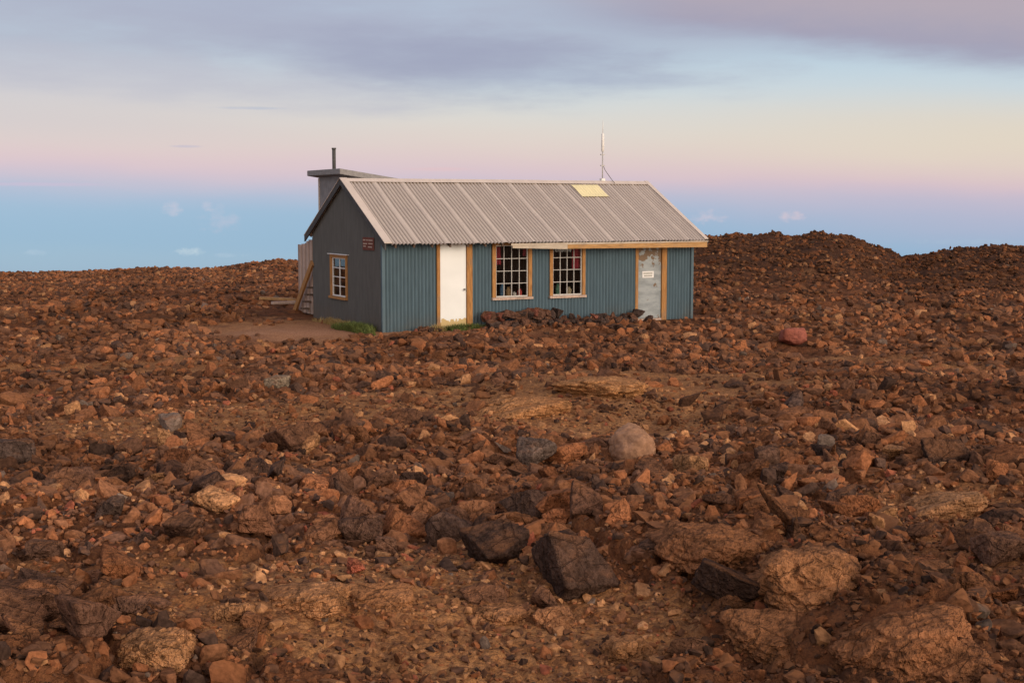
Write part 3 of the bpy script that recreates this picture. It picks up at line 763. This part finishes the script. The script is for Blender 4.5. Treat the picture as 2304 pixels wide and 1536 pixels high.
# skylight panel
def roof_hit(px, py):
    d = ray(px, py); n = (HY*(-PITCHR)+Vector((0, 0, 1))); p0 = hut2w(0, 0, rz_(0)); o_ = Vector((0, 0, EYE))
    t = (p0-o_).dot(n)/d.dot(n); q = o_+d*t-HO; y = q.dot(HY); return q.dot(HX), (W/2-y)/CS
xa, sa = roof_hit(1284, 418); xb, sb = roof_hit(1364, 445); xc, sc = roof_hit(1338, 418)
o = obj('skylight_panel', roof_sheet(-1, xa, xc+.08, sa, sb, .036, False, .007), M_yellow, roof, True); o['label'] = 'pale yellow translucent panel near the ridge'

# small items on the inner window shelf
def jar(x, z, r, h, mat, lab, name='jar', cat='jar', yy=.13):
    bm = bmesh.new(); tube(bm, [(0, 0, 0), (0, 0, h*.1), (0, 0, h*.7), (0, 0, h*.82), (0, 0, h)], [r*.85, r, r, r*.55, r*.5], 12)
    o = obj(name, bm, mat, None, True); o.location = hut2w(x, yy, z); return tag(o, lab, cat)
for ww in (w1, w2):
    bm = bmesh.new(); box(bm, ww[0]-.05, ww[1]+.05, .065, .30, ww[2]-.03, ww[2]+.005); sh = obj('inner_shelf', bm, M_int, hut)
z1 = w1[2]+.005; z2 = w2[2]+.005
jar(w1[1]-.17, z1, .06, .19, simple('red_pot', (.55, .07, .06), .1), 'small red pot inside the front window nearer the white door')
jar(w1[1]-.32, z1, .05, .12, simple('pale_pot', (.6, .5, .45), .1), 'small pale pot left of the red pot inside the window')
jar(w1[0]+.25, z1, .06, .34, simple('blue_bottle', (.10, .20, .33), .1), 'tall blue bottle at the left inside the front window nearer the white door', 'bottle', 'bottle')
jar(w1[0]+.42, z1, .07, .24, simple('brown_jar', (.30, .17, .08), .1), 'brown jar beside the tall blue bottle inside the front window')
jar(w2[0]+.22, z2, .06, .28, simple('green_bottle', (.10, .20, .14), .1), 'green bottle at the left inside the front window nearer the grey door', 'bottle', 'bottle')
jar(w2[0]+.55, z2, .07, .20, simple('tan_jar', (.40, .30, .2), .1), 'tan jar inside the front window nearer the grey door')

# signs
M_brown = simple('brown_sign_paint', (.145, .046, .03), .1); M_cream = simple('cream_lettering', (.52, .42, .34), .05)
r = rect(819, 844, 534, 563, gable)
sign = empty('wall_sign', hut2w(0, (r[0]+r[1])/2, r[2]), ANG, 'small brown sign with cream lettering on the grey gable wall', 'sign')
w_ = r[1]-r[0]; h_ = r[3]-r[2]
trim_boxes([(-w_/2, w_/2, .020, .036, 0, h_)], GB, 'board', M_brown, sign)
lt = []
for (f0, f1, g) in ((.06, .30, .78), (.36, .48, .78), (.55, .92, .78), (.06, .40, .50), (.08, .30, .30), (.55, .92, .52), (.5, .9, .26)):
    a = f0
    while a < f1-.03:
        lt.append((w_/2-(a+.05)*w_, w_/2-a*w_, .036, .039, (g-.045)*h_, (g+.045)*h_)); a += .075
trim_boxes(lt, GB, 'lettering', M_cream, sign, 0)
r = rect(1445, 1471, 610, 625, front)
sg = empty('door_sign', hut2w((r[0]+r[1])/2, 0, r[2]), ANG, 'small white rectangular sign fixed to the peeling grey door', 'sign')
w_ = r[1]-r[0]; h_ = r[3]-r[2]
trim_boxes([(-w_/2, w_/2, -.006, .004, 0, h_)], FR, 'plate', M_plate, sg)
lt = []
for (f0, f1, g) in ((.10, .9, .68), (.16, .84, .32)):
    a = f0
    while a < f1-.03: lt.append((-w_/2+a*w_, -w_/2+(a+.05)*w_, .004, .006, (g-.1)*h_, (g+.1)*h_)); a += .078
trim_boxes(lt, FR, 'lettering', simple('olive_lettering', (.22, .22, .17), .05), sg, 0)

# antenna
ax = 7.57
ant = empty('antenna', hut2w(ax, W/2, APEX+.035), ANG, 'thin white radio antenna standing on the roof ridge', 'antenna')
M_ant = simple('white_antenna_tube', (.75, .73, .70), .05); M_galv = simple('galvanised_pole', (.42, .41, .40), .1, rough=.4)
bm = bmesh.new(); tube(bm, [(0, 0, 0), (0, 0, .85)], .016); obj('mast', bm, M_galv, ant, True)
bm = bmesh.new(); tube(bm, [(0, 0, .80), (0, 0, .81), (0, 0, 1.28), (0, 0, 1.30)], [.025, .042, .042, .02]); obj('radome', bm, M_ant, ant, True)
bm = bmesh.new(); tube(bm, [(0, 0, 1.30), (0, 0, 1.66)], [.010, .006]); obj('whip', bm, M_ant, ant, True)
for z in (.42, .72):
    bm = bmesh.new(); box(bm, -.06, .06, -.025, .025, z-.015, z+.015); obj('clamp', bm, M_galv, ant)
bm = bmesh.new(); box(bm, -.06, .06, -.06, .06, -.01, .07); obj('base_bracket', bm, M_ant, ant, bevel=.01)
bm = bmesh.new(); tube(bm, [(.02, -.02, .40), (.06, -.03, .30), (.13, -.05, .2), (.22, -.07, .08), (.27, -.1, .0), (.28, -.2, -.06)], .008, 6); obj('cable', bm, M_dark, ant, True)

# rear block with sloping slab roof and flue
shed = empty('rear_annex', hut2w(0.85, 4.97), ANG, 'tall grey annex with an overhanging flat slab roof behind the hut', 'annex')
M_shed = simple('grey_annex_paint', (.24, .225, .225), .1, (1, 1, 1)); M_slab = simple('grey_slab_paint', (.26, .245, .24), .1)
sl = .15
bm = bmesh.new(); vs = []
def annex_z(x): return 3.80-sl*x
for (x, y) in ((0, 0), (2.3, 0), (2.3, 1.8), (0, 1.8)): vs.append((bm.verts.new((x, y, -.1)), bm.verts.new((x, y, annex_z(x)))))
for i in range(4): bm.faces.new((vs[i][0], vs[(i+1) % 4][0], vs[(i+1) % 4][1], vs[i][1]))
obj('wall', bm, M_shed, shed)
bm = bmesh.new(); box(bm, -.02, .05, 1.75, 1.82, -.1, 3.77); obj('corner_trim', bm, M_seam, shed)
bm = bmesh.new(); box(bm, -.25, 2.6, -.55, 2.08, -.0, .15, lambda x, y, z: (x, y, 3.80-sl*x+z)); slab = obj('roof', bm, M_slab, shed, bevel=.01)
bm = bmesh.new(); tube(bm, [(.06, .72, 3.9), (.06, .72, 4.56)], .05, 14); tube(bm, [(.06, .72, 4.54), (.06, .72, 4.58)], .062, 14); obj('flue_pipe', bm, M_dark, slab, True)

# timber stairs / boarding at the rear left
st = empty('timber_stairs', hut2w(-.04, 5.0), ANG, 'weathered timber stair with boarded side and diagonal brace at the rear of the hut', 'stairs')
bm = bmesh.new(); y = .0; k = 0
while y < 1.5:
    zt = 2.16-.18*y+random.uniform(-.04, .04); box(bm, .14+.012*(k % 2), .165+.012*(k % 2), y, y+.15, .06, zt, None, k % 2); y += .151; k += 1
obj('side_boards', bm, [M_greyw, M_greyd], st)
bm = bmesh.new(); beam(bm, (.0, 1.48, .02), (.0, -.12, 1.48), .06, .17); obj('brace', bm, M_woodv, st)
for k in range(4):
    bm = bmesh.new(); box(bm, -.06, .13, .55-.17*k, .74-.17*k, .18+.2*k, .22+.2*k); obj('step', bm, M_darkw, st)
for y in (.05, .72, 1.45):
    bm = bmesh.new(); box(bm, .18, .25, y, y+.07, -.05, 2.0-.14*y); obj('post', bm, M_darkw, st)

for (p0, p1, lab, c) in (((585, 688), (664, 684), 'longer pale orange plank lying on the ground left of the hut', M_woodh), ((612, 694), (668, 689), 'shorter plank lying against the longer plank left of the hut', M_greyw)):
    a = gp(*p0); b = gp(*p1)
    mid = Vector(((a[0]+b[0])/2, (a[1]+b[1])/2, 0))
    d = Vector((b[0]-a[0], b[1]-a[1], 0)); ln = min(d.length, 1.5); an = math.atan2(d.y, d.x)
    bm = bmesh.new(); box(bm, -ln/2, ln/2, -.07, .07, 0, .08)
    o = obj('plank', bm, c, None, bevel=.005); o.location = (mid.x, mid.y, float(Hfull(np.array([mid.x]), np.array([mid.y]))[0][0])+.08); o.rotation_euler = (0, .02, an)
    tag(o, lab, 'plank')

# stones piled along the front wall
NS = 84
for i in range(NS):
    if i < 42: px = 1078+(1250-1078)*((i*.618) % 1.0)+random.uniform(-6, 6); s = random.uniform(.12, .20)
    elif i < 76: px = 1240+(1428-1240)*((i*.618) % 1.0)+random.uniform(-6, 6); s = random.uniform(.10, .16)
    else: px = random.uniform(915, 982); s = random.uniform(.06, .12)
    x, _ = front(px, 735); y = -random.uniform(.22, .75)
    up = .21 if (i < 16) else (.11 if 42 <= i < 52 else 0)
    if up: y = -random.uniform(.20, .40)
    w = hut2w(x, y)
    dark = random.random()
    t = (.065, .044, .037) if dark < .5 else ((.12, .062, .042) if dark < .88 else (.20, .075, .052))
    o = add_rock(w.x, w.y, s*1.1, s*.85, s*.85, random.uniform(0, 6.28), (random.uniform(-.4, .4), random.uniform(-.4, .4)), t, None, .2, float(Hbase(w.x, w.y))+s*.6+up)
    if i < 42: tag(o, 'dark stone in the heap against the front wall under the first window', 'stone', 'stones heaped under the front window')
    elif i < 76: tag(o, 'small dark stone in the row along the wall towards the grey door', 'stone', 'stones in a row along the front wall')
    else: tag(o, 'small stone at the wall foot left of the white door', 'stone', 'stones left of the white door')

# grass
def grass(name, lab, centre, rx, ry, n, h, mat):
    bm = bmesh.new()
    for i in range(n):
        a = random.uniform(0, 6.28); q = math.sqrt(random.random())*(1+.35*math.sin(3*a+1)); x = rx*q*math.cos(a); y = ry*q*math.sin(a)
        b = random.uniform(0, 6.28); hh = h*random.uniform(.4, 1.15)*(1-.35*q); l = random.uniform(.3, 1.1)*hh; w = .008
        dx, dy = math.cos(b), math.sin(b)
        p = [(x-dy*w, y+dx*w, -.03), (x+dy*w, y-dx*w, -.03), (x+dy*w*.7+dx*l*.4, y-dx*w*.7+dy*l*.4, hh*.6), (x-dy*w*.7+dx*l*.4, y+dx*w*.7+dy*l*.4, hh*.6)]
        v = [bm.verts.new(k) for k in p]; t = bm.verts.new((x+dx*l, y+dy*l, hh)); bm.faces.new(v); bm.faces.new((v[3], v[2], t))
    o = obj(name, bm, mat); o.location = (centre.x, centre.y, float(Hbase(centre.x, centre.y))); o.rotation_euler = (0, 0, ANG)
    return tag(o, lab, 'grass')
M_green = simple('green_grass', (.13, .155, .04), .3, (9, 9, 9), c2=(.06, .08, .022)); M_dry = simple('dry_grass', (.42, .30, .12), .2, (9, 9, 9))
grass('grass_tuft', 'low green grass tuft at the near corner of the hut', hut2w(-.40, .65), .34, 1.0, 2200, .25, M_green)
grass('grass_tuft', 'dry yellow grass tuft along the grey gable wall', hut2w(-.26, 2.5), .20, 1.3, 800, .20, M_dry)
grass('grass_tuft', 'green grass tuft in front of the white door', hut2w(2.0, -.36), .6, .2, 1300, .20, M_green)
grass('grass_tuft', 'thin yellowed grass tuft left of the white door', hut2w(1.25, -.30), .25, .16, 350, .20, M_dry)

# ------------------------------------------------------------------ world
wd = bpy.data.worlds.new('World'); scene.world = wd; wd.use_nodes = True; nt = wd.node_tree; nt.nodes.clear()
SAZ, SEL = 136.0, 13.0
tc = nd(nt, 'ShaderNodeTexCoord'); sx = nd(nt, 'ShaderNodeSeparateXYZ'); nt.links.new(tc.outputs['Generated'], sx.inputs[0])
D = 57.29578
m_ = lambda op, a, b=0.0, c=False: math_(nt, op, a, b, c)
el = m_('MULTIPLY', m_('ARCSINE', sx.outputs['Z']), D)
az = m_('MULTIPLY', m_('ARCTAN2', sx.outputs['X'], sx.outputs['Y']), D)
def lin(c):
    return tuple(((v/255)/12.92 if v/255 < .04045 else ((v/255+.055)/1.055)**2.4) for v in c)
def cvec(su, sv, ou=0, ov=0):
    c = nd(nt, 'ShaderNodeCombineXYZ'); nt.links.new(m_('ADD', m_('MULTIPLY', az, su), ou), c.inputs[0]); nt.links.new(m_('ADD', m_('MULTIPLY', el, sv), ov), c.inputs[1]); return c.outputs[0]
nA = noise(nt, cvec(.07, .35), 1.0, 4, .55); nB = noise(nt, cvec(.13, .66, 7, 3), 1.0, 7, .60); nC = noise(nt, cvec(.6, 1.6, 2, 9), 1.0, 5, .6); nP = noise(nt, cvec(1.7, 2.6, 4, 1), 1.0, 5, .62)
azc = m_('MINIMUM', m_('MAXIMUM', az, -60.0), 60.0)
vt = m_('ADD', m_('ADD', el, m_('MULTIPLY', azc, .025)), m_('MULTIPLY', m_('SUBTRACT', nA, .5), .9))
ramp = nd(nt, 'ShaderNodeValToRGB'); cr = ramp.color_ramp; cr.interpolation = 'B_SPLINE'
stops = [(-4, (140, 168, 194)), (-2.6, (143, 176, 202)), (-1.9, (133, 172, 204)), (-.6, (133, 172, 206)), (.1, (152, 173, 205)), (.8, (190, 178, 199)), (1.4, (210, 182, 193)), (2.2, (217, 194, 190)),
         (3.1, (218, 205, 194)), (4.1, (211, 209, 204)), (5.1, (198, 209, 215)), (6.3, (185, 204, 217)), (8, (176, 193, 211)), (12, (166, 178, 198)), (16, (164, 171, 191))]
while len(cr.elements) < len(stops): cr.elements.new(.5)
for e, (v, c) in zip(cr.elements, stops): e.position = (v+4)/20
for e, (v, c) in zip(cr.elements, stops): e.color = (*lin(c), 1)
nt.links.new(m_('MULTIPLY', m_('ADD', vt, 4.0), 1/20), ramp.inputs[0])
col = ramp.outputs[0]
# creamier to the right, cooler pink to the left
col = mix(nt, m_('MULTIPLY', m_('MULTIPLY', mr(nt, az, 0, 25), .75), m_('MULTIPLY', mr(nt, vt, 1.0, 3.0), mr(nt, vt, 5.2, 3.2))), col, lin((222, 207, 186)))
col = mix(nt, m_('MULTIPLY', m_('MULTIPLY', mr(nt, az, 2, -22), .6), m_('MULTIPLY', mr(nt, vt, 1.5, 3.0), mr(nt, vt, 6.5, 4.0))), col, lin((199, 188, 193)))
# lavender haze low on the right
col = mix(nt, m_('MULTIPLY', m_('MULTIPLY', mr(nt, az, 4, 18), .45), m_('MULTIPLY', mr(nt, vt, -1.8, -.2), mr(nt, vt, 1.4, .4))), col, lin((176, 172, 200)))
def ell(u0, v0, ru, rv, n, amp, tilt=0.0, lo=1.15, hi=.25):
    du = m_('SUBTRACT', az, u0); dv = m_('SUBTRACT', m_('SUBTRACT', el, v0), m_('MULTIPLY', du, tilt))
    a = m_('MULTIPLY', du, 1/ru); b = m_('MULTIPLY', dv, 1/rv)
    e = m_('ADD', m_('ADD', m_('MULTIPLY', a, a), m_('MULTIPLY', b, b)), m_('MULTIPLY', m_('SUBTRACT', n, .5), amp))
    return mr(nt, e, lo, hi)
# broad lavender cloud veil across the top left
col = mix(nt, m_('MULTIPLY', ell(-14, 7.6, 20, 3.0, nB, 2.6, -.05, 1.7, -.2), .82), col, lin((171, 171, 186)))
col = mix(nt, m_('MULTIPLY', ell(-14, 5.0, 10, 1.2, nB, 2.6, -.06, 1.6, -.4), .5), col, lin((191, 186, 195)))
col = mix(nt, m_('MULTIPLY', ell(-5, 8.4, 11, 1.2, nA, 1.5, .0, 1.5, -.2), .5), col, lin((176, 187, 204)))
# lens shaped mauve cloud above the hut
col = mix(nt, m_('MULTIPLY', ell(-5.5, 6.9, 13, 1.6, nB, 2.3, -.10, 1.8, -.7), .65), col, lin((162, 162, 183)))
col = mix(nt, m_('MULTIPLY', ell(-1.6, 6.0, 8.4, 1.4, nB, 2.0, -.05, 1.7, -.8), .85), col, lin((150, 152, 176)))
col = mix(nt, m_('MULTIPLY', ell(3.2, 5.3, 5.2, .42, nB, 1.7, -.03, 1.5, -.4), .45), col, lin((160, 167, 189)))
# cloud bank upper right
d_ = m_('ADD', m_('SUBTRACT', el, 7.3), m_('MULTIPLY', m_('SUBTRACT', az, 5.0), .105))
bank = m_('MULTIPLY', mr(nt, m_('ADD', d_, m_('MULTIPLY', m_('SUBTRACT', nB, .5), 2.2)), -1.1, .8), m_('MULTIPLY', mr(nt, az, -3, 8), mr(nt, el, 18, 12)))
bcol = mix(nt, mr(nt, m_('ADD', d_, m_('MULTIPLY', nC, .8)), .3, 2.6), lin((156, 150, 171)), lin((177, 161, 170)))
col = mix(nt, m_('MULTIPLY', bank, .95), col, bcol)
# thin streaks and low puffs
for (px, py, w, h, c, f) in [(570, 251, 95, 4, (165, 172, 195), .5), (440, 335, 45, 3.5, (176, 170, 195), .5), (150, 418, 150, 5, (196, 172, 202), .5), (1000, 382, 90, 5, (222, 178, 184), .4)]:
    col = mix(nt, m_('MULTIPLY', ell((px-1152)/53.2, (465-py)/53.2, w/53.2, h/53.2, nC, 1.8, 0, 1.2, -.2), f), col, lin(c))
for (px, py, w, h, c, f) in [(402, 470, 24, 20, (182, 184, 208), .72), (505, 495, 48, 32, (169, 180, 207), .6), (480, 466, 14, 14, (182, 184, 208), .6), (440, 564, 34, 11, (182, 202, 217), .8), (120, 562, 36, 7, (162, 188, 212), .55), (520, 572, 50, 6, (162, 188, 212), .55),
                             (1592, 487, 38, 19, (198, 187, 206), .68), (1770, 486, 32, 14, (209, 189, 203), .7), (2150, 540, 160, 7, (158, 182, 206), .4)]:
    col = mix(nt, m_('MULTIPLY', ell((px-1152)/53.2, (465-py)/53.2, w/53.2, h/53.2, nP, 4.6, 0, 1.1, -.8), f), col, lin(c))
# upper dome and afterglow on the sunset side
col = mix(nt, mr(nt, el, 14, 50), col, lin((180, 177, 190)))
cd = m_('COSINE', m_('MULTIPLY', m_('SUBTRACT', az, 140), 1/D))
glow = m_('MULTIPLY', mr(nt, cd, -.15, 1.0), m_('MULTIPLY', mr(nt, el, 52, 3), mr(nt, el, -6, 0)))
gl = mix(nt, glow, (0, 0, 0), (2.6, 1.93, 1.3))
col = mix(nt, 1.0, col, gl, 'ADD')
col = mix(nt, mr(nt, el, -5, -14), col, (.12, .09, .08))
sky = nd(nt, 'ShaderNodeTexSky', sky_type='NISHITA', sun_disc=False)
sky.sun_elevation = math.radians(SEL); sky.sun_rotation = math.radians(SAZ); sky.altitude = 3000
b1 = nd(nt, 'ShaderNodeBackground'); b1.inputs['Strength'].default_value = .97; nt.links.new(col, b1.inputs['Color'])
b2 = nd(nt, 'ShaderNodeBackground'); b2.inputs['Strength'].default_value = .012; nt.links.new(sky.outputs[0], b2.inputs['Color'])
ad = nd(nt, 'ShaderNodeAddShader'); out = nd(nt, 'ShaderNodeOutputWorld')
nt.links.new(b1.outputs[0], ad.inputs[0]); nt.links.new(b2.outputs[0], ad.inputs[1]); nt.links.new(ad.outputs[0], out.inputs['Surface'])
# ------------------------------------------------------------------ sun
sun = bpy.data.lights.new('sun', 'SUN'); sun.energy = 1.45; sun.angle = math.radians(24); sun.color = (1, .88, .72)
so = bpy.data.objects.new('sun', sun); COL.objects.link(so)
dv = Vector((math.sin(math.radians(SAZ))*math.cos(math.radians(SEL)), math.cos(math.radians(SAZ))*math.cos(math.radians(SEL)), math.sin(math.radians(SEL))))
so.rotation_euler = dv.to_track_quat('Z', 'Y').to_euler(); so.location = dv*50
